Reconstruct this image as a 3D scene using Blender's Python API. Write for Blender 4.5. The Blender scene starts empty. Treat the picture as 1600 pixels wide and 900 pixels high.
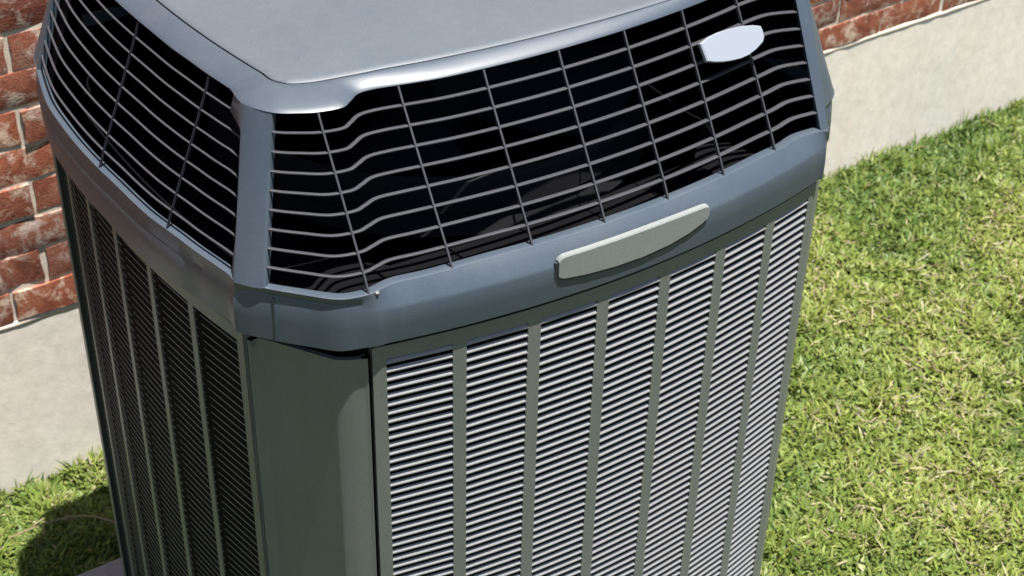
import bpy, math, random
import numpy as np
from mathutils import Vector, Matrix, noise as mn

random.seed(7); rng = np.random.default_rng(11)
SC = bpy.context.scene
COL = SC.collection

# ------------------------------------------------------------------ camera
cam_d = bpy.data.cameras.new('camera'); cam = bpy.data.objects.new('camera', cam_d); COL.objects.link(cam)
LOOK = Vector((0.47491485, 0.66611728, -0.57510317)); RIGHT = Vector((0.82184245, -0.56939231, 0.01916722)); UP = Vector((0.31469171, 0.481747, 0.81785632))
CPOS = Vector((-0.57460806, -1.21556027, 2.05672609)); FPX = 2486.6924
cam.matrix_world = Matrix(((RIGHT.x, UP.x, -LOOK.x, CPOS.x), (RIGHT.y, UP.y, -LOOK.y, CPOS.y), (RIGHT.z, UP.z, -LOOK.z, CPOS.z), (0, 0, 0, 1)))
cam_d.sensor_width = 36; cam_d.lens = 36 * FPX / 1600; cam_d.clip_start = .02; cam_d.clip_end = 300
SC.camera = cam
cam_d.dof.use_dof = True; cam_d.dof.focus_distance = 1.75; cam_d.dof.aperture_fstop = 13

def project(p):
    d = Vector(p) - CPOS; z = d.dot(LOOK)
    return 800 + FPX * d.dot(RIGHT) / z, 450 - FPX * d.dot(UP) / z

# ------------------------------------------------------------------ light
SUN = Vector((.114, -.195, 1)).normalized()
w = bpy.data.worlds.new('World'); SC.world = w; w.use_nodes = True
nt = w.node_tree; bg = nt.nodes['Background']; bg.inputs[1].default_value = .052
sky = nt.nodes.new('ShaderNodeTexSky'); sky.sky_type = 'NISHITA'; sky.sun_disc = False
sky.sun_elevation = math.asin(SUN.z); sky.sun_rotation = math.atan2(SUN.x, SUN.y)
nt.links.new(sky.outputs[0], bg.inputs[0])
sl = bpy.data.lights.new('sun', 'SUN'); sl.energy = 5.0; sl.angle = math.radians(.5); sl.color = (1, .965, .91)
so = bpy.data.objects.new('sun', sl); COL.objects.link(so); so.rotation_euler = SUN.to_track_quat('Z', 'Y').to_euler(); so.location = (0, 0, 6)
SC.view_settings.view_transform = 'Standard'; SC.view_settings.look = 'None'; SC.view_settings.gamma = 1
SC.view_settings.exposure = 1.35
SC.cycles.max_bounces = 6

# ------------------------------------------------------------------ materials
def new_mat(name):
    m = bpy.data.materials.new(name); m.use_nodes = True
    t = m.node_tree; b = t.nodes['Principled BSDF']
    return m, t, b
def N(t, kind, **kw):
    n = t.nodes.new(kind)
    for k, v in kw.items():
        if k in n.inputs: n.inputs[k].default_value = v
        else: setattr(n, k, v)
    return n
def ramp(t, stops):
    r = t.nodes.new('ShaderNodeValToRGB'); e = r.color_ramp.elements
    e[0].position, e[0].color = stops[0][0], (*stops[0][1], 1); e[1].position, e[1].color = stops[1][0], (*stops[1][1], 1)
    for p, c in stops[2:]:
        x = e.new(p); x.color = (*c, 1)
    return r
def mixc(t, a, b, f, mode='MIX'):
    m = t.nodes.new('ShaderNodeMix'); m.data_type = 'RGBA'; m.blend_type = mode
    for s, v in ((0, f), (6, a), (7, b)):
        if hasattr(v, 'is_output'): t.links.new(v, m.inputs[s])
        elif s == 0: m.inputs[0].default_value = v
        else: m.inputs[s].default_value = (*v, 1)
    return m.outputs[2]
def bump(t, b, h, strength, dist):
    n = N(t, 'ShaderNodeBump', Strength=strength, Distance=dist); t.links.new(h, n.inputs['Height']); t.links.new(n.outputs[0], b.inputs['Normal'])

def paint(name, c, dust, rough, spec=.5, mottle=.25, grain=1.):
    m, t, b = new_mat(name)
    tc = N(t, 'ShaderNodeTexCoord')
    n1 = N(t, 'ShaderNodeTexNoise', Scale=7., Detail=8., Roughness=.62); t.links.new(tc.outputs['Object'], n1.inputs['Vector'])
    n2 = N(t, 'ShaderNodeTexNoise', Scale=900., Detail=2.); t.links.new(tc.outputs['Object'], n2.inputs['Vector'])
    mp = N(t, 'ShaderNodeMapping'); mp.inputs['Scale'].default_value = (60, 60, 3); t.links.new(tc.outputs['Object'], mp.inputs[0])
    n3 = N(t, 'ShaderNodeTexNoise', Scale=1., Detail=5.); t.links.new(mp.outputs[0], n3.inputs['Vector'])
    r1 = ramp(t, [(.38, (0, 0, 0)), (.72, (1, 1, 1))]); t.links.new(n1.outputs[0], r1.inputs[0])
    r3 = ramp(t, [(.45, (0, 0, 0)), (.8, (1, 1, 1))]); t.links.new(n3.outputs[0], r3.inputs[0])
    a = N(t, 'ShaderNodeMath', operation='MULTIPLY'); t.links.new(r1.outputs[0], a.inputs[0]); a.inputs[1].default_value = mottle
    a3 = N(t, 'ShaderNodeMath', operation='MULTIPLY'); t.links.new(r3.outputs[0], a3.inputs[0]); a3.inputs[1].default_value = mottle * .8
    col = mixc(t, c, dust, a.outputs[0]); col = mixc(t, col, dust, a3.outputs[0])
    dk = ramp(t, [(.35, (1-.18*grain,)*3), (.65, (1+.08*grain,)*3)]); t.links.new(n2.outputs[0], dk.inputs[0])
    col = mixc(t, col, dk.outputs[0], 1., 'MULTIPLY')
    t.links.new(col, b.inputs['Base Color'])
    rr = N(t, 'ShaderNodeMapRange'); rr.inputs['To Min'].default_value = rough - .06; rr.inputs['To Max'].default_value = rough + .12
    t.links.new(n1.outputs[0], rr.inputs[0]); t.links.new(rr.outputs[0], b.inputs['Roughness'])
    b.inputs['Specular IOR Level'].default_value = spec
    bump(t, b, n2.outputs[0], .18, .0006)
    return m
M = {}
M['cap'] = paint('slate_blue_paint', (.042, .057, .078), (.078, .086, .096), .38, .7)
M['lid'] = paint('slate_blue_sunlit_lid_paint', (.067, .081, .099), (.097, .106, .115), .50, .5, .3)  # cap paint lightened, sun on the lid put into the colour
M['bar'] = paint('slate_blue_grille_paint', (.040, .040, .047), (.06, .06, .066), .45, .4, .2)
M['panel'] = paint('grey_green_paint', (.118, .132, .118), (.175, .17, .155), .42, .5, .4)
M['slat'] = paint('grey_green_sunlit_louver_paint', (.190, .190, .190), (.24, .24, .235), .40, .5, .3)  # panel paint lightened to stand in for sun on the slats
M['plate'] = paint('pale_grey_plate', (.190, .205, .200), (.24, .24, .235), .42, .5, .2)
M['badge'] = paint('white_enamel', (.225, .245, .285), (.27, .27, .29), .4, .5, .12, .15)
M['seam'] = paint('dark_seam', (.02, .024, .03), (.03, .03, .03), .6)
M['dark'] = paint('black_inside', (.006, .006, .008), (.010, .010, .012), .7, .2)
M['void'] = paint('matt_black_interior_shade', (.003, .003, .004), (.005, .005, .006), .9, .08)  # near-black colour stands in for the shade inside the cap
M['fan'] = paint('dark_blue_fan_and_shaded_rib', (.010, .012, .022), (.016, .018, .026), .5, .4)
M['steel'] = paint('screw_steel', (.09, .09, .09), (.06, .06, .05), .5)
m, t, b = new_mat('coil_fins'); M['coil'] = m
tc = N(t, 'ShaderNodeTexCoord'); wv = N(t, 'ShaderNodeTexWave', Scale=120., Distortion=.3); wv.bands_direction = 'Z'; t.links.new(tc.outputs['Object'], wv.inputs[0])
r = ramp(t, [(0, (.0025, .0025, .003)), (1, (.012, .012, .013))]); t.links.new(wv.outputs[0], r.inputs[0]); t.links.new(r.outputs[0], b.inputs['Base Color']); b.inputs['Roughness'].default_value = .8; b.inputs['Specular IOR Level'].default_value = .06

# concrete
def concrete(name, c1, c2, c3, sc=1.):
    m, t, b = new_mat(name)
    tc = N(t, 'ShaderNodeTexCoord')
    n1 = N(t, 'ShaderNodeTexNoise', Scale=2.6 * sc, Detail=9., Roughness=.6); t.links.new(tc.outputs['Object'], n1.inputs[0])
    n2 = N(t, 'ShaderNodeTexNoise', Scale=45 * sc, Detail=6., Roughness=.7); t.links.new(tc.outputs['Object'], n2.inputs[0])
    mp = N(t, 'ShaderNodeMapping'); mp.inputs['Scale'].default_value = (9, 9, 1.2); t.links.new(tc.outputs['Object'], mp.inputs[0])
    n3 = N(t, 'ShaderNodeTexNoise', Scale=1.2 * sc, Detail=7.); t.links.new(mp.outputs[0], n3.inputs[0])
    r1 = ramp(t, [(.3, c1), (.7, c2)]); t.links.new(n1.outputs[0], r1.inputs[0])
    r3 = ramp(t, [(.5, (0, 0, 0)), (.78, (1, 1, 1))]); t.links.new(n3.outputs[0], r3.inputs[0])
    f = N(t, 'ShaderNodeMath', operation='MULTIPLY'); t.links.new(r3.outputs[0], f.inputs[0]); f.inputs[1].default_value = .75
    col = mixc(t, r1.outputs[0], c3, f.outputs[0])
    r2 = ramp(t, [(.3, (.86, .86, .86)), (.62, (1.05, 1.05, 1.05))]); t.links.new(n2.outputs[0], r2.inputs[0])
    col = mixc(t, col, r2.outputs[0], 1., 'MULTIPLY')
    vo = N(t, 'ShaderNodeTexVoronoi', Scale=38.); t.links.new(tc.outputs['Object'], vo.inputs[0])
    rv = ramp(t, [(.03, (.7, .7, .7)), (.1, (1, 1, 1))]); t.links.new(vo.outputs[0], rv.inputs[0])
    col = mixc(t, col, rv.outputs[0], .5, 'MULTIPLY')
    t.links.new(col, b.inputs['Base Color']); b.inputs['Roughness'].default_value = .9; b.inputs['Specular IOR Level'].default_value = .2
    ad = N(t, 'ShaderNodeMath', operation='ADD'); t.links.new(n1.outputs[0], ad.inputs[0]); t.links.new(n2.outputs[0], ad.inputs[1])
    bump(t, b, ad.outputs[0], .16, .003)
    return m
M['found'] = concrete('foundation_concrete', (.76, .685, .60), (.67, .63, .57), (.70, .58, .49))
M['pad'] = concrete('pad_concrete', (.20, .20, .23), (.26, .25, .28), (.18, .18, .19))
M['mortar'] = concrete('mortar', (.54, .46, .38), (.62, .54, .46), (.46, .37, .30), 6.)

# brick: red-brown, streaked with whitish mortar smears
m, t, b = new_mat('red_brick'); M['brick'] = m
tc = N(t, 'ShaderNodeTexCoord'); oi = N(t, 'ShaderNodeObjectInfo')
vm = N(t, 'ShaderNodeVectorMath', operation='MULTIPLY_ADD'); cm = N(t, 'ShaderNodeCombineXYZ')
for i in range(3): t.links.new(oi.outputs['Random'], cm.inputs[i])
t.links.new(cm.outputs[0], vm.inputs[0]); vm.inputs[1].default_value = (37, 91, 53); t.links.new(tc.outputs['Object'], vm.inputs[2])
n1 = N(t, 'ShaderNodeTexNoise', Scale=17., Detail=7., Roughness=.65, Distortion=1.2); t.links.new(vm.outputs[0], n1.inputs[0])
n2 = N(t, 'ShaderNodeTexNoise', Scale=23., Detail=8., Roughness=.7, Distortion=.6); 
vb = N(t, 'ShaderNodeVectorMath', operation='ADD'); vb.inputs[1].default_value = (5, 3, 9); t.links.new(vm.outputs[0], vb.inputs[0]); t.links.new(vb.outputs[0], n2.inputs[0])
n3 = N(t, 'ShaderNodeTexNoise', Scale=260., Detail=4.); t.links.new(vm.outputs[0], n3.inputs[0])
r1 = ramp(t, [(.26, (.090, .033, .023)), (.42, (.195, .060, .036)), (.56, (.265, .094, .056)), (.72, (.25, .155, .11))]); t.links.new(n1.outputs[0], r1.inputs[0])
r2 = ramp(t, [(.50, (0, 0, 0)), (.62, (1, 1, 1))]); t.links.new(n2.outputs[0], r2.inputs[0])
f2 = N(t, 'ShaderNodeMath', operation='MULTIPLY'); t.links.new(r2.outputs[0], f2.inputs[0]); f2.inputs[1].default_value = .8
col = mixc(t, r1.outputs[0], (.56, .45, .37), f2.outputs[0])
rb = ramp(t, [(0, (.78, .80, .84)), (.5, (1, 1, 1)), (1, (1.18, 1.1, 1.0))]); t.links.new(oi.outputs['Random'], rb.inputs[0])
col = mixc(t, col, rb.outputs[0], 1., 'MULTIPLY')
r3 = ramp(t, [(.35, (.75, .75, .75)), (.6, (1.05, 1.05, 1.05))]); t.links.new(n3.outputs[0], r3.inputs[0])
col = mixc(t, col, r3.outputs[0], 1., 'MULTIPLY')
t.links.new(col, b.inputs['Base Color']); b.inputs['Roughness'].default_value = .88; b.inputs['Specular IOR Level'].default_value = .25
ad = N(t, 'ShaderNodeMath', operation='ADD'); t.links.new(n2.outputs[0], ad.inputs[0]); t.links.new(n3.outputs[0], ad.inputs[1])
bump(t, b, ad.outputs[0], .35, .002)

# soil / thatch
m, t, b = new_mat('soil_and_thatch'); M['soil'] = m
tc = N(t, 'ShaderNodeTexCoord')
n1 = N(t, 'ShaderNodeTexNoise', Scale=60., Detail=8., Roughness=.7); t.links.new(tc.outputs['Object'], n1.inputs[0])
n2 = N(t, 'ShaderNodeTexNoise', Scale=5., Detail=5.); t.links.new(tc.outputs['Object'], n2.inputs[0])
r1 = ramp(t, [(.35, (.02, .022, .01)), (.55, (.05, .06, .02)), (.75, (.12, .10, .05))]); t.links.new(n1.outputs[0], r1.inputs[0])
r2 = ramp(t, [(.4, (.7, .9, .6)), (.65, (1.2, 1.1, .9))]); t.links.new(n2.outputs[0], r2.inputs[0])
t.links.new(mixc(t, r1.outputs[0], r2.outputs[0], 1., 'MULTIPLY'), b.inputs['Base Color']); b.inputs['Roughness'].default_value = .95
bump(t, b, n1.outputs[0], .8, .01)

# grass: colour per blade
m, t, b = new_mat('grass_blades'); M['grass'] = m
at = N(t, 'ShaderNodeAttribute'); at.attribute_name = 'tint'
t.links.new(at.outputs['Color'], b.inputs['Base Color']); b.inputs['Roughness'].default_value = .5; b.inputs['Specular IOR Level'].default_value = .35
tr = N(t, 'ShaderNodeBsdfTranslucent'); t.links.new(at.outputs['Color'], tr.inputs[0])
mx = N(t, 'ShaderNodeMixShader'); mx.inputs[0].default_value = .35
t.links.new(b.outputs[0], mx.inputs[1]); t.links.new(tr.outputs[0], mx.inputs[2]); t.links.new(mx.outputs[0], t.nodes['Material Output'].inputs[0])
m, t, b = new_mat('dry_straw'); M['straw'] = m
b.inputs['Base Color'].default_value = (.22, .17, .09, 1); b.inputs['Roughness'].default_value = .7

# ------------------------------------------------------------------ helpers
class MB:
    def __init__(s): s.v = []; s.f = []
    def add(s, vs, fs):
        o = len(s.v); s.v += [tuple(p) for p in vs]; s.f += [tuple(o + i for i in f) for f in fs]
    def box(s, lo, hi, Mx=None):
        (a, b_, c), (d, e, f) = lo, hi
        vs = [Vector(p) for p in ((a,b_,c),(d,b_,c),(d,e,c),(a,e,c),(a,b_,f),(d,b_,f),(d,e,f),(a,e,f))]
        if Mx: vs = [Mx @ p for p in vs]
        s.add(vs, [(0,3,2,1),(4,5,6,7),(0,1,5,4),(1,2,6,5),(2,3,7,6),(3,0,4,7)])
    def loft(s, rows, closed=False, flip=False):
        n = len(rows[0]); vs = [p for r_ in rows for p in r_]; fs = []
        for i in range(len(rows) - 1):
            for j in range(n if closed else n - 1):
                k = (j + 1) % n
                f = (i*n+j, i*n+k, (i+1)*n+k, (i+1)*n+j)
                fs.append(f[::-1] if flip else f)
        s.add(vs, fs)
    def cap(s, row, flip=False):
        s.add(row, [tuple(range(len(row)))[::-1] if flip else tuple(range(len(row)))])
    def mesh(s, name, mat, smooth=None):
        me = bpy.data.meshes.new(name); me.from_pydata(s.v, [], s.f); me.materials.append(mat); me.update()
        if smooth is not None:
            me.polygons.foreach_set('use_smooth', [True] * len(me.polygons)); me.set_sharp_from_angle(angle=math.radians(smooth))
        return me
def link(name, me, parent=None, loc=(0, 0, 0)):
    o = bpy.data.objects.new(name, me); COL.objects.link(o); o.location = loc
    if parent: o.parent = parent
    return o
def tag(o, label=None, cat=None, group=None, kind=None):
    for k, v in (('label', label), ('category', cat), ('group', group), ('kind', kind)):
        if v: o[k] = v
    return o

# ------------------------------------------------------------------ air conditioner
W, D, C = .86, .8188, .1022
SF, SL = .0396, .0306
ZP, Z2, Z3 = 1.0031, 1.075, 1.248
ORG = Vector((W/2, D/2, .03)); PHI = -.0149
ac = bpy.data.objects.new('air_conditioner', None); COL.objects.link(ac)
Rz = Matrix.Rotation(PHI, 4, 'Z'); ac.location = Rz @ ORG; ac.rotation_euler = (0, 0, PHI)
tag(ac, 'large slate blue and grey green outdoor air conditioner with slotted cap and louvered sides', 'air conditioner')
def part(name, mb, mat, smooth=35, parent=None):
    me = mb.mesh(name, mat, smooth)
    return link(name, me, parent or ac, (-ORG if parent is None else (0, 0, 0)))

def cr(P, K=6):            # Catmull-Rom through control rows (numpy n x d)
    P = np.array(P, float); n = len(P); out = []
    for i in range(n - 1):
        p0 = P[i-1] if i > 0 else 2*P[0]-P[1]; p1, p2 = P[i], P[i+1]; p3 = P[i+2] if i + 2 < n else 2*P[-1]-P[-2]
        for k in range(K):
            x = k / K
            out.append(.5*((2*p1)+(-p0+p2)*x+(2*p0-5*p1+4*p2-p3)*x*x+(-p0+3*p1-3*p2+p3)*x**3))
    out.append(P[-1]); return np.array(out)

arcF = lambda u: -4*SF*((u-C)/(W-2*C))*(1-(u-C)/(W-2*C))
arcL = lambda y: -4*SL*((y-C)/(D-2*C))*(1-(y-C)/(D-2*C))
# each control: (u0,v0) at the grille foot, (u1,v1) at the grille top, (ub,vb) band, (uk,vk) lid crease; world plan coordinates (x,y)
def chf(u, v):             # nearest spot on the band's chamfer line  u+v = .092
    d = (.081 - u - v) / 2; return (u + d, v + d)
front = []
F0 = [(-.006,.095),(.015,.066),(.045,.032),(.071,.006),(.101,-.003),(.120,-.001),(.138,.001),(.170,-.005),(.203,-.009)]
F1 = [(.045,.150),(.062,.118),(.085,.102),(.105,.093),(.129,.089),(.143,.097),(.158,.107),(.178,.107),(.205,.101)]
FB = [(-.010,.094),(.010,.071),(.040,.041),(.068,.014),(.100,-.008),(.120,-.0105),(.138,-.0145),(.170,-.021),(.203,-.027)]
FK = [(.084,.168),(.088,.158),(.093,.150),(.101,.144),(.115,.138),(.130,.134),(.147,.131),(.178,.126),(.205,.1225)]
for a in zip(F0, F1, FB, FK): front.append(a)
for u in np.arange(.25, .66, .05):
    front.append(((u, arcF(u)+.014), (u, arcF(u)+.1188), (u, arcF(u)-.006), (u, .0965+.026*((u-.5)/.3)**2)))
front += [((.690,-.003),(.690,.104),(.690,arcF(.69)-.006),(.690,.107)), ((.722,.005),(.722,.103),(.722,arcF(.722)-.006),(.722,.114)),
          ((.758,.003),(.757,.088),(.757,-.006),(.745,.122))]
left = []     # written from the front-left corner backwards, reversed below
LY = [(.112,.185),(.150,.192),(.177,.200),(.205,.212),(.235,.235),(.268,.268),(.308,.308),(.35,.35),(.40,.40),(.46,.46),(.52,.52),(.573,.573),(.62,.62),(.673,.673)]
LX = [(-.007,.048),(-.014,.0475),(-.019,.0465),(-.023,.045),(-.028,.042),(-.033,.039),(-.036,.035),(-.038,.033),(-.041,.031),(-.042,.030),(-.040,.032),(-.036,.036),(-.027,.042),(-.014,.050)]
for (y0, y1), (x0, x1) in zip(LY, LX):
    kx = .061 + .0125*((.45-y1)/.2)**2 if y1 < .45 else .061 + .008*((y1-.45)/.2)**2
    left.append(((x0, y0), (x1, y1), (min(arcL(y0)-.006, x0-.003) if y0 > .2 else arcL(y0)-.006, y0), (kx, y1)))
gen = lambda L: [((0,.094),(.080,.088),(-.003,.092),(.10,.122)), ((.042,.060),(.097,.079),(.038,.043),(.108,.112)), ((.068,.018),(.113,.066),(.067,.015),(.120,.104)),
       ((.101,-.002),(.133,.062),(.101,-.007),(.135,.097)), ((.125,-.008),(.152,.059),(.125,-.012),(.155,.092))]
left_full = [tuple((v, D - u) for (u, v) in a) for a in gen(D)] + left[::-1]
def genside(L, fn, last=((.0,),)):
    out = []
    for k, a in enumerate(gen(L)):
        out.append(tuple(a))
    for u in np.linspace(.19, L-.15, 9):
        s = -4*.034*((u-C)/(L-2*C))*(1-(u-C)/(L-2*C))
        out.append(((u, s+.01), (u, s+.1), (u, s-.006), (u, s*.5+.105)))
    out.append(((L-C, .003), (L-C-.002, .086), (L-C, -.006), (L-C-.015, .12)))
    return [tuple(fn(u, v) for (u, v) in a) for a in out]
right = genside(D, lambda u, v: (W - v, u)); right[0] = ((.768,0),(.775,.084),(.768,-.003),(.752,.126))
back = genside(W, lambda u, v: (W - u, D - v))
SIDES = {'front': front, 'right': right, 'back': back, 'left': left_full}
K = 6
# whole ring: join the sides, closed spline
def ring(level):
    """level 0..1 = grille foot to top, 'B' band, 'K' lid crease; returns dict side -> dense points (n x 2)"""
    ctrl = []; spans = {}
    for s in ('front', 'right', 'back', 'left'):
        st = len(ctrl)
        for a in SIDES[s]:
            if level == 'B': p = a[2]
            elif level == 'K': p = a[3]
            else: p = (a[0][0]*(1-level)+a[1][0]*level, a[0][1]*(1-level)+a[1][1]*level)
            ctrl.append(p)
        spans[s] = (st, len(ctrl))
    P = np.array(ctrl); n = len(P); out = []
    for i in range(n):
        p0, p1, p2, p3 = P[i-1], P[i], P[(i+1) % n], P[(i+2) % n]
        for k in range(K):
            x = k / K; out.append(.5*((2*p1)+(-p0+p2)*x+(2*p0-5*p1+4*p2-p3)*x*x+(-p0+3*p1-3*p2+p3)*x**3))
    return np.array(out), {s: (a*K, (b-1)*K) for s, (a, b) in spans.items()}
R0, SP = ring(0.); R1, _ = ring(1.); RB, _ = ring('B'); RK, _ = ring('K')
def outward(R):
    T = np.roll(R, -1, 0) - np.roll(R, 1, 0); T /= np.linalg.norm(T, axis=1)[:, None]; return np.stack([T[:, 1], -T[:, 0]], 1)
def P3(R, z): 
    z = np.broadcast_to(z, (len(R),)); return [(a[0], a[1], float(zz)) for a, zz in zip(R, z)]
# band: vertical skirt, crease, sloping ledge up to the grille foot
oB, o0, o1 = outward(RB), outward(R0), outward(R1)
nR = len(RB); cham = np.zeros(nR)
for s in SP: cham[SP[s][0]:SP[s][0]+4*K] = 1
ker = np.hanning(13); ker /= ker.sum(); cham = np.convolve(np.concatenate([cham[-12:], cham, cham[:12]]), ker, 'same')[12:-12]
RB = RB*(1-cham)[:, None] + (R0 + o0*.0022)*cham[:, None]
RC = RB*(1-cham)[:, None] + (R0 - o0*.0012)*cham[:, None]
zC = 1.053 + .011*cham
mb = MB()
rows = [P3(RB - oB*.020, ZP+.004), P3(RB - oB*.002, ZP+.0025), P3(RB, ZP+.0045), P3(RB*.5+RC*.5 + oB*.0006, (ZP+zC)/2), P3(RC, zC-.003), P3(RC - oB*.0018, zC+.0012),
        P3(RC*.12+R0*.88, Z2-.0035), P3(R0, Z2-.0008), P3(R0 - o0*.003, Z2), P3(R0 - o0*.012, Z2-.001), P3(R0-o0*.014, Z2-.02)]
mb.loft(rows, True)
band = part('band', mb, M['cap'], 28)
# rim above the grille, up to the groove round the lid
lerp = lambda a: R1*(1-a) + RK*a
mb = MB()
rows = [P3(R1 - o1*.016, Z3+.001), P3(R1 - o1*.003, Z3), P3(R1, Z3+.0008), P3(R1+o1*.0006, Z3+.0016), P3(lerp(.04)+o1*.0003, Z3+.0030), P3(lerp(.14), Z3+.0048), P3(lerp(.36), Z3+.0075), P3(lerp(.62), Z3+.0100), P3(lerp(.85), Z3+.0118),
        P3(lerp(.96), Z3+.0122), P3(RK, Z3+.0118), P3(RK, Z3+.005)]
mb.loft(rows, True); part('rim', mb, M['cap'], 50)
oK = outward(RK); ctr = RK.mean(0)
mb = MB()
L0 = RK - oK*.0028
rows = [P3(L0, Z3+.005), P3(L0, Z3+.0112), P3(L0 - oK*.0012, Z3+.0124)]
for a in (.03, .08, .2, .4, .6, .8, .95): rows.append(P3(L0*(1-a)+ctr*a, Z3+.0124+.015*(1-(1-a)**2)))
mb.loft(rows, True); mb.add([(p[0], p[1], p[2]) for p in rows[-1]], [tuple(range(nR))])
mb.cap(P3(L0, Z3+.004), True)
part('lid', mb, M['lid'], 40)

# posts at the four corners, between one side's grille end and the next side's grille start
def pt(R, i): return np.array(R[i % nR])
def leftend_y(w): 
    return float(np.interp(w, [0, .11, .22, .33, .44, .56, .67, .78], [.104, .111, .115, .120, .124, .130, .138, .146])) if w < .84 else .180
def by_coord(w, side, axis, val):
    R = R0*(1-w)+R1*w; a, b_ = SP[side]; seg = R[a:b_+1]
    if seg[0, axis] > seg[-1, axis]: seg = seg[::-1]
    return np.array([np.interp(val, seg[:, axis], seg[:, 0]), np.interp(val, seg[:, axis], seg[:, 1])])
order = [('left', 'front'), ('front', 'right'), ('right', 'back'), ('back', 'left')]
ws = list(np.linspace(0, .835, 9)) + [.8351, .88, .94, 1.]
for ps, ns in order:
    rows = []
    for w_ in ws:
        R = R0*(1-w_)+R1*w_; z = Z2 - .002 + (Z3 - Z2 + .004)*w_
        e = SP[ps][1]; s = SP[ns][0]
        A = pt(R, e); Cc = pt(R, s); B = pt(R, s + K)
        if ps == 'left':
            yy = leftend_y(w_); A = by_coord(w_, 'left', 1, max(yy, R[e][1])) if yy >= R[e][1] else A + (yy-A[1])/(Cc[1]-A[1])*(Cc-A)*0 + np.array([0, yy-A[1]])
        td = (B - A)/np.linalg.norm(B - A); inn = np.array([-td[1], td[0]])
        nA = -(o0*(1-w_)+o1*w_)[e % nR]; nB = -(o0*(1-w_)+o1*w_)[(s+K) % nR]
        seq = [A + nA*.009, A + nA*.002, A + td*.001, A*.5+Cc*.5 - inn*.0012, Cc - inn*.001 , Cc*.5+B*.5 - inn*.002, B - td*.001, B + nB*.002, B + nB*.011]
        Q = cr(seq[2:7], 5); pts = seq[:2] + [q_ for q_ in Q] + seq[7:]
        if ns in ('left', 'right'):
            sg = R[s:s+5*K+1:2]; pts = [A + nA*.009, A + nA*.002, A] + [q_ for q_ in sg]; nE = -(o0*(1-w_)+o1*w_)[(s+5*K) % nR]; pts += [sg[-1] + nE*.002, sg[-1] + nE*.011]
        rows.append([(p[0], p[1], z) for p in pts])
    mb = MB(); mb.loft(rows); part('post', mb, M['cap'], 60)

# grille bars (horizontal ribbons) and ribs
def ribbon(P, z, d0, d1, hz, grow=0):
    P = np.array(P); d1 = d1 + grow*np.linspace(0, 1, len(P))[:, None]; T = np.gradient(P, axis=0); T /= np.linalg.norm(T, axis=1)[:, None]; inn = np.stack([-T[:, 1], T[:, 0]], 1)
    a, b_ = P + inn*d0, P + inn*d1; m_ = MB()
    q = (d1-d0)*.25
    prof = [(P+inn*d0, z-hz*.3), (P+inn*d0, z+hz*.3), (P+inn*(d0+q), z+hz*.5), (P+inn*(d1-q), z+hz*.5), (b_, z+hz*.3), (b_, z-hz*.5), (P+inn*(d0+q), z-hz*.5)]
    rows = [P3(x, zz) for x, zz in prof]; rows.append(rows[0]); m_.loft(rows, flip=False)
    return m_
for s in ('front', 'left', 'right', 'back'):
    a, b_ = SP[s]
    for k in range(1, 9):
        w_ = (9-k)/9; R = R0*(1-w_)+R1*w_
        i0 = a + (5*K if s in ('left', 'right') else K); seg = R[i0: b_+1]
        if s == 'left':
            yy = leftend_y(w_); seg = seg[seg[:, 1] > yy-.004]
            if seg[-1, 1] > yy: seg = np.vstack([seg, pt(R, b_) + np.array([.002, yy-.003-R[b_][1]])]) if yy < R[b_][1] else seg
        part('grille_bar', ribbon(seg, Z2 + (Z3-Z2)*w_, .0014, .0056 if s != 'left' else .0040, .0020 if s != 'left' else .0016, .0024 if s == 'front' else 0), M['bar'], 40)
def rib(side, axis, val, wd=.0021, dp=.0045):
    rows = []
    for w_ in np.linspace(-.01, 1.01, 10):
        wc = min(max(w_, 0), 1); p = by_coord(wc, side, axis, val); p2 = by_coord(wc, side, axis, val+.004)
        T = p2-p; T /= np.linalg.norm(T); n_ = np.array([-T[1], T[0]])
        cc = np.array([W/2, D/2]) - p
        if n_ @ cc < 0: n_ = -n_
        z = Z2 + (Z3-Z2)*w_
        q = [p - T*wd/2 + n_*.0002, p + T*wd/2 + n_*.0002, p + T*wd/2 + n_*dp, p - T*wd/2 + n_*dp]
        rows.append([(x[0], x[1], z) for x in q])
    m_ = MB(); m_.loft(rows, True); return m_
for x in (.103, .204, .303, .400, .493, .584, .676): part('grille_rib', rib('front', 0, x), M['bar'], 30)
for y in (.23, .395): part('grille_rib', rib('left', 1, y, .0016, .003), M['fan'], 30)  # left ribs darker than the front ones, shade put into the colour
for y in (.25, .4, .55): part('grille_rib', rib('right', 1, y), M['bar'], 30)
for x in (.25, .45, .6): part('grille_rib', rib('back', 0, x), M['bar'], 30)

# oval badge on the grille: barrel outline, thick, tilted like the grille
def extrude_outline(pts, n, th, bev=.0012):
    pts = [Vector(p) for p in pts]; c_ = sum(pts, Vector())/len(pts); n = Vector(n)
    m_ = MB(); 
    r0 = [p for p in pts]; r1 = [p + n*(th-bev) for p in pts]; r2 = [c_ + (p-c_)*.96 + n*th for p in pts]
    m_.loft([r0, r1, r2], True); m_.add(r2, [tuple(range(len(r2)))]); m_.add(r0, [tuple(range(len(r0)))[::-1]]); return m_
g = Vector((0, -(Z3-Z2), .1048)).normalized()
O = [(.587,1.216),(.5885,1.206),(.590,1.197),(.600,1.194),(.612,1.1915),(.624,1.190),(.640,1.189),(.654,1.190),(.668,1.1935),(.680,1.1985),(.6835,1.203),(.6835,1.210),(.682,1.2145),(.672,1.2175),(.654,1.2205),(.636,1.2215),(.618,1.2215),(.603,1.220),(.594,1.218)]
def gp(x, z): return (x, .066 + (z-1.215)*.105/.173*1. - .008 - .02*(.63-x), z)
part('badge', extrude_outline([gp(*o) for o in O], g, .006), M['badge'], 35)
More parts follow.
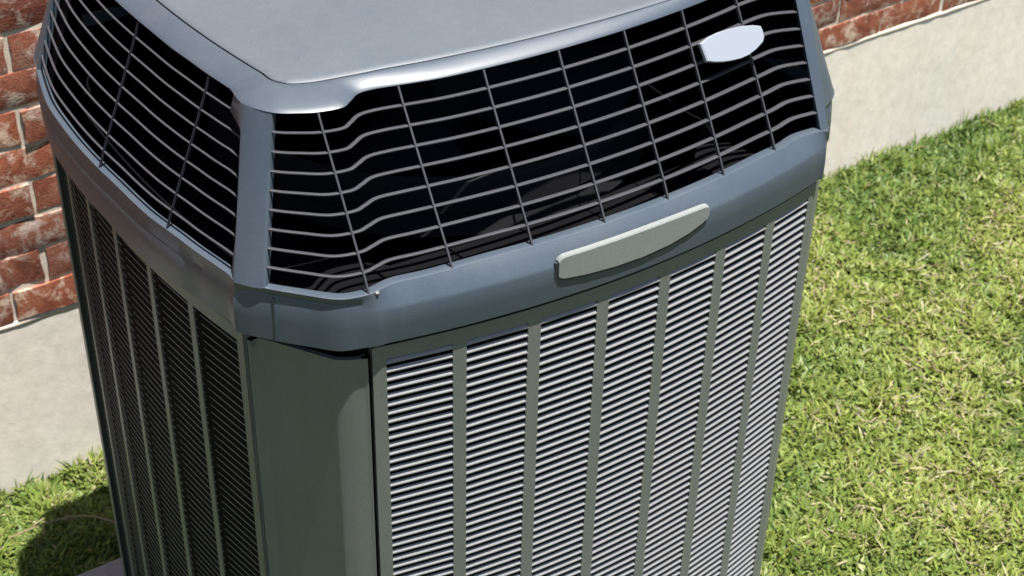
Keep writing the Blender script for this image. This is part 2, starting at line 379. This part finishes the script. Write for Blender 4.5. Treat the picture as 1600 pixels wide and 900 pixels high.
# stems that carry the badge
mb = MB()
for x in (.622, .655):
    p = Vector(gp(x, 1.205)); mb.box((x-.004, p.y, 1.201), (x+.004, p.y+.014, 1.209))
part('badge_mount', mb, M['bar'], 30)

# name plate on the band
def by(x): return float(np.interp(x, RB[SP['front'][0]:SP['front'][1], 0], RB[SP['front'][0]:SP['front'][1], 1]))
U = [(.322,1.060,1.040),(.3245,1.0635,1.0365),(.330,1.0655,1.0340),(.36,1.0655,1.0300),(.40,1.0655,1.0270),(.44,1.0655,1.0262),(.48,1.0650,1.0285),(.51,1.0642,1.0335),(.53,1.0635,1.0395),(.5375,1.0620,1.0430),(.540,1.058,1.047)]
mb = MB(); thk = .0030
top = [(x, by(x), a) for x, a, b_ in U]; bot = [(x, by(x), b_) for x, a, b_ in U]
fo = lambda P, k, e: [(p[0], p[1]-k, p[2]+e) for p in P]
for sgn, T_, B_ in ((1, top, bot),):
    mb.loft([fo(top, -.004, 0), fo(top, thk-.0012, 0), fo(top, thk, -.0016), fo(bot, thk, .0016), fo(bot, thk-.0012, 0), fo(bot, -.004, 0)], flip=True)
    for i in (0, -1):
        q = [fo(top, -.004, 0)[i], fo(top, thk-.0012, 0)[i], fo(top, thk, -.0016)[i], fo(bot, thk, .0016)[i], fo(bot, thk-.0012, 0)[i], fo(bot, -.004, 0)[i]]
        mb.cap(q, i == -1)
part('name_plate', mb, M['plate'], 35)
# thin dark strip along the plate's lower edge and left end, and the joint in the band at the corner
mb = MB()
ex = lambda P, e: [(p[0], p[1]-.0012, p[2]+e) for p in P]
mb.loft([ex(bot, .003), ex(bot, -.0028)]); mb.box((.3185, by(.32)-.0012, 1.036), (.3235, by(.32)+.002, 1.058))
part('plate_edge_strip', mb, M['seam'], 35)
def band_seam(f):
    i = SP['front'][0] + int(f*K); p = RB[i]; q = RC[i]; n_ = oB[i]; T = np.array([-n_[1], n_[0]])
    rows = []
    for pp, z in ((p, ZP+.004), (p*.5+q*.5, (ZP+zC[i])/2), (q, zC[i]-.001)):
        rows.append([(*(pp+T*d+n_*e), z) for d, e in ((-.0009, -.004), (-.0009, .0010), (.0009, .0010), (.0009, -.004))])
    m_ = MB(); m_.loft(rows); return m_
part('seam', band_seam(1.25), M['seam'], 35)
# small clip screws on the ledge
def screw(p, n, r_=.004, th=.0022):
    n = Vector(n).normalized(); q = n.to_track_quat('Z', 'Y').to_matrix(); c_ = Vector(p); rr = []
    for rad, hh in ((1, -.5), (1, .6), (.75, 1.), (.15, 1.1)):
        rr.append([c_ + q @ Vector((math.cos(a)*rad*r_, math.sin(a)*rad*r_, hh*th)) for a in np.linspace(0, 2*math.pi, 12, endpoint=False)])
    m_ = MB(); m_.loft(rr, True); m_.cap(rr[-1]); return m_
part('screw', screw((.112, -.004, Z2-.001), (0, -.5, 1), .0024, .0006), M['steel'])

# louvered side panels -----------------------------------------------------
PZ0, PZ1 = .062, .9995
ZT, ZB = .981, .088
PITCH = .0121
def panel(path, L, u0, u1, cols, z0=PZ0, z1=PZ1, th=.0016):
    """path(u)->(x,y) outer face; cols = list of (a,b) openings"""
    us = [u0]
    for a, b_ in cols: us += [a, b_]
    us.append(u1); m_ = MB()
    def P(u, dd=0):
        p = np.array(path(u)); e = np.array(path(u+.002)) - np.array(path(u-.002)); e /= np.linalg.norm(e); n_ = np.array([-e[1], e[0]])
        cc = np.array([W/2, D/2]) - p
        if n_ @ cc < 0: n_ = -n_
        return p + n_*dd, n_
    def slab(ua, ub, za, zb, nn):
        ul = np.linspace(ua, ub, nn+1); rows = []
        for dd, z in ((0, za), (0, zb), (th, zb), (th, za), (0, za)): rows.append([(*P(u, dd)[0], z) for u in ul])
        m_.loft(rows)
        for u in (ua, ub):
            m_.add([(*P(u, dd)[0], z) for dd, z in ((0, za), (0, zb), (th, zb), (th, za))], [(0, 1, 2, 3)])
    slab(u0, u1, ZT, z1, 40); slab(u0, u1, z0, ZB, 40)
    for i in range(0, len(us), 2): slab(us[i], us[i+1], ZB, ZT, 2)
    # folded returns at the two ends
    for u, sg in ((u0, 1), (u1, -1)):
        a0 = P(u, 0)[0]; a1 = P(u, .018)[0]
        m_.add([(*a0, z0), (*a0, z1), (*a1, z1), (*a1, z0)], [(0, 1, 2, 3)])
    return m_, P
sl_mb = MB()      # one slat: thin plate leaning back, width .0785
dd, ee, tt = .0031, .0035, .0007
def slat_mesh(wd, dd=dd, ee=ee, tt=tt, lip=.0012):
    m_ = MB(); h_ = wd/2
    prof = [(0, -lip), (0, .0002), (dd*.5, ee*.5+.0003), (dd, ee), (dd+tt*.6, ee-tt), (dd*.5+tt*.7, ee*.5-tt*.8), (tt, -lip)]
    m_.loft([[(-h_, y, z), (h_, y, z)] for y, z in prof + prof[:1]]); return m_
front_path = lambda u: (u, arcF(u))
left_path = lambda u: (arcL(u), u)
right_path = lambda u: (W + .0 - arcR(u), u)
arcR = lambda y: -4*.034*((y-C)/(D-2*C))*(1-(y-C)/(D-2*C))
right_path = lambda u: (W - arcR(u), u)
back_path = lambda u: (u, D - (-4*.034*((u-C)/(W-2*C))*(1-(u-C)/(W-2*C))))
colsF = [(.1200, .1970), (.2136, .2906), (.3072, .3838), (.4005, .4765), (.4935, .5685), (.5862, .6600), (.6775, .7475)]
colsL = [(.1165+.0972*i, .1165+.0972*i+.0865) for i in range(6)]
colsR = colsL; colsB = colsF
sm0 = slat_mesh(.0790).mesh('slat', M['slat'], 30); smL = slat_mesh(.0880, .0004, .0008, .0004, .0005).mesh('slat', M['slat'], 30)  # left slats shrunk so that side reads as shaded
inframe = []
for side, path, L, cols, u0, u1 in (('front', front_path, W, colsF, .1045, .7620), ('left', left_path, D, colsL, .1045, .7145), ('right', right_path, D, colsR, .1045, .7145), ('back', back_path, W, colsB, .1045, .7575)):
    pm, P = panel(path, L, u0, u1, cols)
    po = part('louver_panel', pm, M['panel'], 30)
    if side == 'left': po['label'] = 'shaded louver panel on the left side'
    if side == 'front': po['label'] = 'sunlit bulging louver panel on the front'
    rest = MB(); sm = smL if side == 'left' else sm0
    for a, b_ in cols:
        u = (a+b_)/2; p, n_ = P(u, .0004 if side != 'left' else .009); ang = math.atan2(n_[1], n_[0]) - math.pi/2
        nz = int((ZT-ZB)/PITCH)
        for k in range(nz + 1):
            z = ZT - .0062 - k*PITCH
            if z < ZB - .001: break
            loc = Vector((p[0], p[1], z)); Mx = Matrix.Translation(loc) @ Matrix.Rotation(ang, 4, 'Z')
            px, py = project(Rz @ loc)
            if side == 'front' and py < 915 and px > 0 and len(inframe) < 299:
                o = link('slat', sm, po, loc); o.rotation_euler = (0, 0, ang + random.uniform(-.002, .002)); inframe.append(o)
            else:
                vs = [Mx @ v.co for v in sm.vertices]; rest.add(vs, [tuple(f.vertices) for f in sm.polygons])
    o = link('slats', rest.mesh('slats', M['slat'], 30), po); o['kind'] = 'stuff'
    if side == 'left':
        o.data.materials[0] = M['panel']  # darker paint than the other slats, standing in for shade

# corner posts below the band (smooth sheet, folded towards the front)
def corner(pts, z0=.062, z1=.986):
    P = cr(pts, 5); P = np.array(P); m_ = MB()
    rows = [[(a[0], a[1], z) for a in P] for z in (z0, z1)]
    m_.loft(rows)
    T = np.gradient(P, axis=0); T /= np.linalg.norm(T, axis=1)[:, None]; inn = np.stack([-T[:, 1], T[:, 0]], 1)
    Q = P + inn*.006
    m_.loft([rows[1], [(a[0], a[1], z1) for a in Q], [(a[0], a[1], z1-.01) for a in Q]]); return m_
cp = [(.014,.107),(.004,.1035),(.012,.1005),(.0195,.0955),(.035,.072),(.05,.0485),(.065,.025),(.070,.0185),(.082,.0105),(.096,.004),(.1005,.002),(.1015,.012)]
part('corner_panel', corner(cp), M['panel'], 40)
part('corner_panel', corner([(W-y, x) for x, y in cp]), M['panel'], 40)
part('corner_panel', corner([(W-x, D-y) for x, y in cp]), M['panel'], 40)
part('corner_panel', corner([(y, D-x) for x, y in cp]), M['panel'], 40)
# base pan
def inner_ring(off, n_=10):
    pts = []
    for s, fn, a, b_ in (('f', front_path, .1, W-.1), ('r', right_path, .1, D-.1), ('b', back_path, W-.1, .1), ('l', left_path, D-.1, .1)):
        for u in np.linspace(a, b_, n_): pts.append(fn(u))
    P = np.array(pts); c_ = P.mean(0); return P + (c_-P)/np.linalg.norm(c_-P, axis=1)[:, None]*off
mb = MB(); A = inner_ring(-.004); B = inner_ring(.0)
mb.loft([P3(A, .032), P3(A, .060), P3(B, .064), P3(inner_ring(.03), .064)], True)
part('base_pan', mb, M['panel'], 30)
# dark coil behind the louvers, top deck and the well the fan turns in
mb = MB(); A = inner_ring(.014)
mb.loft([P3(A, .064), P3(A, 1.0)], True); part('coil', mb, M['coil'], 30)
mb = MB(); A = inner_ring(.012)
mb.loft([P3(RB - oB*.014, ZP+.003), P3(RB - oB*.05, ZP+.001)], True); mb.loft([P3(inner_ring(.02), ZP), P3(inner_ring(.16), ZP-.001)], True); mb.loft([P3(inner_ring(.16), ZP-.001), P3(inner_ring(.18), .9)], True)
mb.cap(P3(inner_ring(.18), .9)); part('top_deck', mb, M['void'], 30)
# fan shroud ring, hub and blades
mb = MB(); cx, cy = W/2, D/2
circ = lambda r_, z, n_=48: [(cx+math.cos(a)*r_, cy+math.sin(a)*r_, z) for a in np.linspace(0, 2*math.pi, n_, endpoint=False)]
mb.loft([circ(.30, 1.0), circ(.285, 1.03), circ(.28, 1.07), circ(.283, 1.075), circ(.29, 1.07), circ(.295, 1.03)], True)
part('fan_shroud', mb, M['dark'], 40)
cc = np.array([W/2, D/2]); ins = lambda R, a: R + (cc-R)/np.linalg.norm(cc-R, axis=1)[:, None]*a
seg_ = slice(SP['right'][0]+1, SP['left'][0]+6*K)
mb = MB(); mb.loft([P3(ins(R_, d_)[seg_], z_) for R_, d_, z_ in ((R0, .014, ZP+.004), (R0, .014, Z2), (R1, .014, Z3+.003))]); part('added_black_screen', mb, M['void'], 40)  # added black sheet, blocks the view out behind so the grille reads dark
mb = MB(); mb.loft([circ(.07, 1.0, 24), circ(.07, 1.10, 24), circ(.06, 1.112, 24), circ(.01, 1.115, 24)], True); mb.cap(circ(.01, 1.115, 24)); hub = part('fan_hub', mb, M['dark'], 40)
for k in range(4):
    a0 = k*math.pi/2 + .6; rows = []
    for r_ in np.linspace(.065, .272, 7):
        f = (r_-.065)/.207; hw = .42 - .08*f; tilt = .035*(1-.35*f); row = []
        for s in np.linspace(-1, 1, 7):
            a = a0 + s*hw + .25*f; row.append((cx+math.cos(a)*r_, cy+math.sin(a)*r_, 1.075 + s*tilt - .008*s*s))
        rows.append(row)
    mb = MB(); mb.loft(rows); mb.loft([[(x, y, z-.0016) for x, y, z in r__] for r__ in rows], flip=True)
    part('fan_blade', mb, M['fan'], 60)

# ------------------------------------------------------------------ pad
mb = MB()
x0, x1, y0, y1, zt = -.16, .885, -.16, .832, .031; bv = .006
def rect(i, z): return [(x0+i, y0+i, z), (x1-i, y0+i, z), (x1-i, y1-i, z), (x0+i, y1-i, z)]
mb.loft([rect(0, -.03), rect(0, zt-bv), rect(bv*.4, zt-bv*.3), rect(bv, zt)], True); mb.cap(rect(bv, zt))
pad = link('equipment_pad', mb.mesh('equipment_pad', M['pad'], 30)); pad.rotation_euler = (0, 0, PHI)
tag(pad, 'flat bluish grey concrete slab under the air conditioner', 'concrete pad')

# ------------------------------------------------------------------ house wall
YW, ZC, BH, BL = 1.1224, .368, .0677, .2134
wall = bpy.data.objects.new('house_wall', None); COL.objects.link(wall); wall.location = (1, YW, 0)
tag(wall, 'red brick house wall on a pale concrete foundation behind the air conditioner', 'wall')
WO = Vector((-1, -YW, 0))
mb = MB(); nx = 220; xs = np.linspace(-4, 7, nx); zs = list(np.linspace(-.1, ZC-.03, 9)) + [ZC-.012, ZC-.004]
def fy(x, z): return YW + .0006*mn.noise(Vector((x*3, z*6, 0))) + .0004*mn.noise(Vector((x*17, z*17, 3)))
rows = [[(x, fy(x, z), z) for x in xs] for z in zs]
rows.append([(x, fy(x, zs[-1])+.003, ZC-.0015+.0015*mn.noise(Vector((x*9, 0, 0)))) for x in xs]); rows.append([(x, YW+.15, ZC-.001) for x in xs])
mb.loft(rows); link('foundation', mb.mesh('foundation', M['found'], 18), wall, WO)
# mortar: sheet between and behind the bricks, and the rough bed joint on the foundation
mb = MB(); zs = np.linspace(ZC-.002, 2.9, 240)
rows = [[(x, YW+.0024+.0018*mn.noise(Vector((x*25, z*60, 5))), z) for x in np.linspace(-4, 7, 420)] for z in zs]
mb.loft(rows); link('mortar', mb.mesh('mortar', M['mortar'], 180), wall, WO)
mb = MB(); xs = np.linspace(-4, 7, 900); rows = []
for k, (dy, dz) in enumerate(((.003, -.003), (-.0004, -.0015), (-.0018, .004), (-.0006, .0095), (.006, .012))):
    rows.append([(x, YW+dy+.0018*mn.noise(Vector((x*22, k*.7, 1)))*(k in (1, 2, 3)), ZC+dz+.0018*mn.noise(Vector((x*13, k*.5, 7)))) for x in xs])
mb.loft(rows); link('mortar_bed', mb.mesh('mortar_bed', M['mortar'], 180), wall, WO)
def brick_mesh(i, wd):
    r_ = random.Random(i); m_ = MB(); h_ = BH - .0085; nx_, nz_ = 6, 3; g_ = {}
    for a in range(nx_):
        for c_ in range(nz_):
            x = (a/(nx_-1)-.5)*wd; z = (c_/(nz_-1)-.5)*h_; e = a in (0, nx_-1) or c_ in (0, nz_-1); y = -.0035 + r_.uniform(-.0018, .0012)
            if e: y += .002 + abs(r_.gauss(0, .0013)); x += r_.uniform(-.0022, .0022); z += r_.uniform(-.0018, .0018)
            g_[a, c_] = len(m_.v); m_.v.append((x, y, z))
    for a in range(nx_-1):
        for c_ in range(nz_-1): m_.f.append((g_[a, c_], g_[a+1, c_], g_[a+1, c_+1], g_[a, c_+1]))
    bd = [(a, 0) for a in range(nx_)] + [(nx_-1, 1)] + [(a, 2) for a in range(nx_-1, -1, -1)] + [(0, 1)]
    o = len(m_.v)
    for p in bd: q = m_.v[g_[p]]; m_.v.append((q[0]*1.01, .03, q[2]*1.01))
    nb = len(bd)
    for k in range(nb): m_.f.append((g_[bd[k]], o+k, o+(k+1) % nb, g_[bd[(k+1) % nb]]))
    return m_
variants = [brick_mesh(i, BL-.0095) for i in range(10)]
vmesh = [v.mesh('brick', M['brick'], 50) for v in variants]
cnt = 0; rest = MB(); cand = []
for k in range(37):
    z = ZC + .0105 + (k+.5)*BH - .004
    off = .023 if k == 0 else (.089 if k % 2 else .089-BL/2)
    for j in range(-19, 33):
        x = off + BL*(j+.5)
        if -3.95 < x < 6.9:
            px, py = project((x, YW, z)); dx = max(0, -px, px-1600); dy = max(0, -py)
            cand.append((dx+dy+ (0 if dx+dy > 0 else 0), x, z))
cand.sort(key=lambda c_: c_[0])
for i, (d_, x, z) in enumerate(cand):
    x += random.uniform(-.0015, .0015); z += random.uniform(-.0012, .0012)
    loc = Vector((x, YW + random.uniform(-.0015, .002), z)); rot = (random.uniform(-.006, .006), random.uniform(-.010, .010), random.uniform(-.008, .008))
    vi = random.randrange(10)
    if i < 299:
        o = link('brick', vmesh[vi], wall, loc + WO); o.rotation_euler = rot
    else:
        rest.add([Vector(p) + loc for p in variants[vi].v], variants[vi].f)
o = link('bricks', rest.mesh('bricks', M['brick'], 50), wall, WO); o['kind'] = 'stuff'

# ------------------------------------------------------------------ ground
mb = MB(); 
gx = np.concatenate([[-60, -20, -6], np.linspace(-2, 5, 141), [9, 25, 60]]); gy = np.concatenate([[-60, -20, -6], np.linspace(-2, 1.3, 67), [3, 20, 60]])
gz = lambda x, y: .006*mn.noise(Vector((x*3, y*3, 0))) + .003*mn.noise(Vector((x*11, y*11, 4)))
mb.loft([[(x, y, gz(x, y)) for x in gx] for y in gy]); gr = link('ground', mb.mesh('ground', M['soil'], 180)); tag(gr, 'brown soil and thatch under the lawn', kind='structure')

# grass blades, one mesh
def blades(n, xr, yr, lmin, lmax, wmul=1., dens=None):
    x = rng.uniform(*xr, n); y = rng.uniform(*yr, n)
    c_, s_ = math.cos(PHI), math.sin(PHI)
    ux = x*c_ + y*s_; uy = -x*s_ + y*c_
    keep = ~((ux > -.158) & (ux < .883) & (uy > -.158) & (uy < .830))
    keep &= y < YW - .002
    x, y = x[keep], y[keep]; return x, y
def pn(x, y, s, seed):      # cheap value noise (vectorised sines)
    r_ = np.random.default_rng(seed); v = np.zeros_like(x)
    for k in range(10):
        a = r_.uniform(0, 2*math.pi); f = s*r_.uniform(.5, 1.6); v += np.sin((x*math.cos(a)+y*math.sin(a))*f + r_.uniform(0, 6.28))
    return v/10**.5/.707
def make_grass(name, sets):
    X = np.concatenate([s[0] for s in sets]); Y = np.concatenate([s[1] for s in sets]); n = len(X)
    p1 = pn(X, Y, 9, 1); p2 = pn(X, Y, 34, 2); p3 = pn(X, Y, 85, 3)
    near_wall = np.clip(1-(YW-Y)/.06, 0, 1)
    Lb = rng.uniform(.016, .036, n)*(1+.18*p2+.15*p3); Lb = np.clip(Lb, .010, .06)*(1+near_wall*rng.uniform(-.4, .8, n))
    wd = rng.uniform(.0016, .0034, n)
    az = rng.uniform(0, 2*math.pi, n); tilt = np.clip(rng.normal(.85, .38, n)*(1-.35*near_wall), .05, 1.5); bend = rng.uniform(.1, .9, n)
    dead = rng.random(n) < np.clip(.045 + .07*p1 + .07*p2, .01, .45)
    tilt = np.where(dead, rng.uniform(1., 1.5, n), tilt)
    wd = np.where(dead, wd*.62, wd)
    z0 = .006*pn(X, Y, 20, 5)*.5 + np.where(dead, rng.uniform(.0, .018, n), rng.uniform(-.002, .006, n))
    dirx, diry = np.cos(az), np.sin(az); tx, ty = -diry, dirx
    V = np.zeros((n, 5, 3)); 
    t_ = [0, .55, 1.]
    cx_ = np.zeros((3, n)); cz_ = np.zeros((3, n))
    for i, a in enumerate(t_):
        th = tilt + bend*a*.5; cx_[i] = Lb*a*np.sin(th); cz_[i] = np.maximum(Lb*a*np.cos(th), .0015*a)
    tw = rng.uniform(-.6, .6, n)
    for i, (ci, sgn, wf) in enumerate(((0, -1, .8), (0, 1, .8), (1, 1, 1.), (1, -1, 1.), (2, 0, 0))):
        wz = sgn*wd*wf*np.sin(tw); wh = sgn*wd*wf*np.cos(tw)
        V[:, i, 0] = X + dirx*cx_[ci] + tx*wh; V[:, i, 1] = Y + diry*cx_[ci] + ty*wh; V[:, i, 2] = z0 + cz_[ci] + wz + .001
    V[:, :, 1] = np.minimum(V[:, :, 1], YW - .004)
    me = bpy.data.meshes.new(name); me.vertices.add(n*5); me.vertices.foreach_set('co', V.reshape(-1).astype(np.float32))
    base = np.arange(n)*5; L_ = np.stack([base, base+1, base+2, base+3, base+3, base+2, base+4], 1).reshape(-1)
    me.loops.add(n*7); me.loops.foreach_set('vertex_index', L_.astype(np.int32))
    me.polygons.add(n*2); st = np.stack([np.arange(n)*7, np.arange(n)*7+4], 1).reshape(-1); tot = np.tile([4, 3], n)
    me.polygons.foreach_set('loop_start', st.astype(np.int32)); me.polygons.foreach_set('loop_total', tot.astype(np.int32))
    me.polygons.foreach_set('use_smooth', np.ones(n*2, bool)); me.update(calc_edges=True); me.validate()
    g1 = np.array([.195, .255, .046]); g2 = np.array([.085, .145, .030]); g3 = np.array([.290, .315, .090]); st_ = np.array([.34, .30, .17]); br = np.array([.19, .15, .08])
    f = np.clip(.5+.28*p1+.2*p2+rng.normal(0, .22, n), 0, 1)[:, None]
    c_ = g2*(1-f)+g1*f; f3 = np.clip(rng.normal(.25, .3, n) + .12*p1, 0, 1)[:, None]; c_ = c_*(1-f3)+g3*f3
    sd = st_*rng.uniform(.55, 1.15, n)[:, None]; bmask = rng.random(n) < .15; sd[bmask] = br*rng.uniform(.6, 1.2, bmask.sum())[:, None]
    c_ = np.where(dead[:, None], sd, c_)
    c_ = c_*rng.uniform(.8, 1.2, n)[:, None]
    at_ = me.attributes.new('tint', 'FLOAT_COLOR', 'POINT'); cc = np.ones((n, 5, 4), np.float32); cc[:, :, :3] = c_[:, None, :]; at_.data.foreach_set('color', cc.reshape(-1))
    me.materials.append(M['grass']); return me
sets = [blades(105000, (.85, 3.0), (-.25, YW), 0, 0), blades(30000, (-.35, .45), (.80, YW), 0, 0),
        blades(60000, (-1.4, 4.2), (-1.2, YW), 0, 0)]
lawn = link('lawn', make_grass('lawn', sets)); tag(lawn, 'sunlit mown green lawn with straw coloured bits around the unit', 'grass', kind='stuff')

# long dry runner lying in the shade beside the unit
mb = MB(); P = cr([(-.10, .985, .030), (-.05, .975, .040), (0, .962, .045), (.04, .940, .044), (.075, .905, .036), (.10, .87, .030)], 6)
rows = []
for p in P: rows.append([(p[0]+math.cos(a)*.0016, p[1]+math.sin(a)*.0016*.5, p[2]+math.sin(a)*.0016) for a in np.linspace(0, 2*math.pi, 6, endpoint=False)])
mb.loft(rows, True); o = link('dry_runner', mb.mesh('dry_runner', M['straw'], 60)); tag(o, 'long dry grass runner arching over the shaded grass beside the unit', 'dry stem')
print('slats', len(inframe))
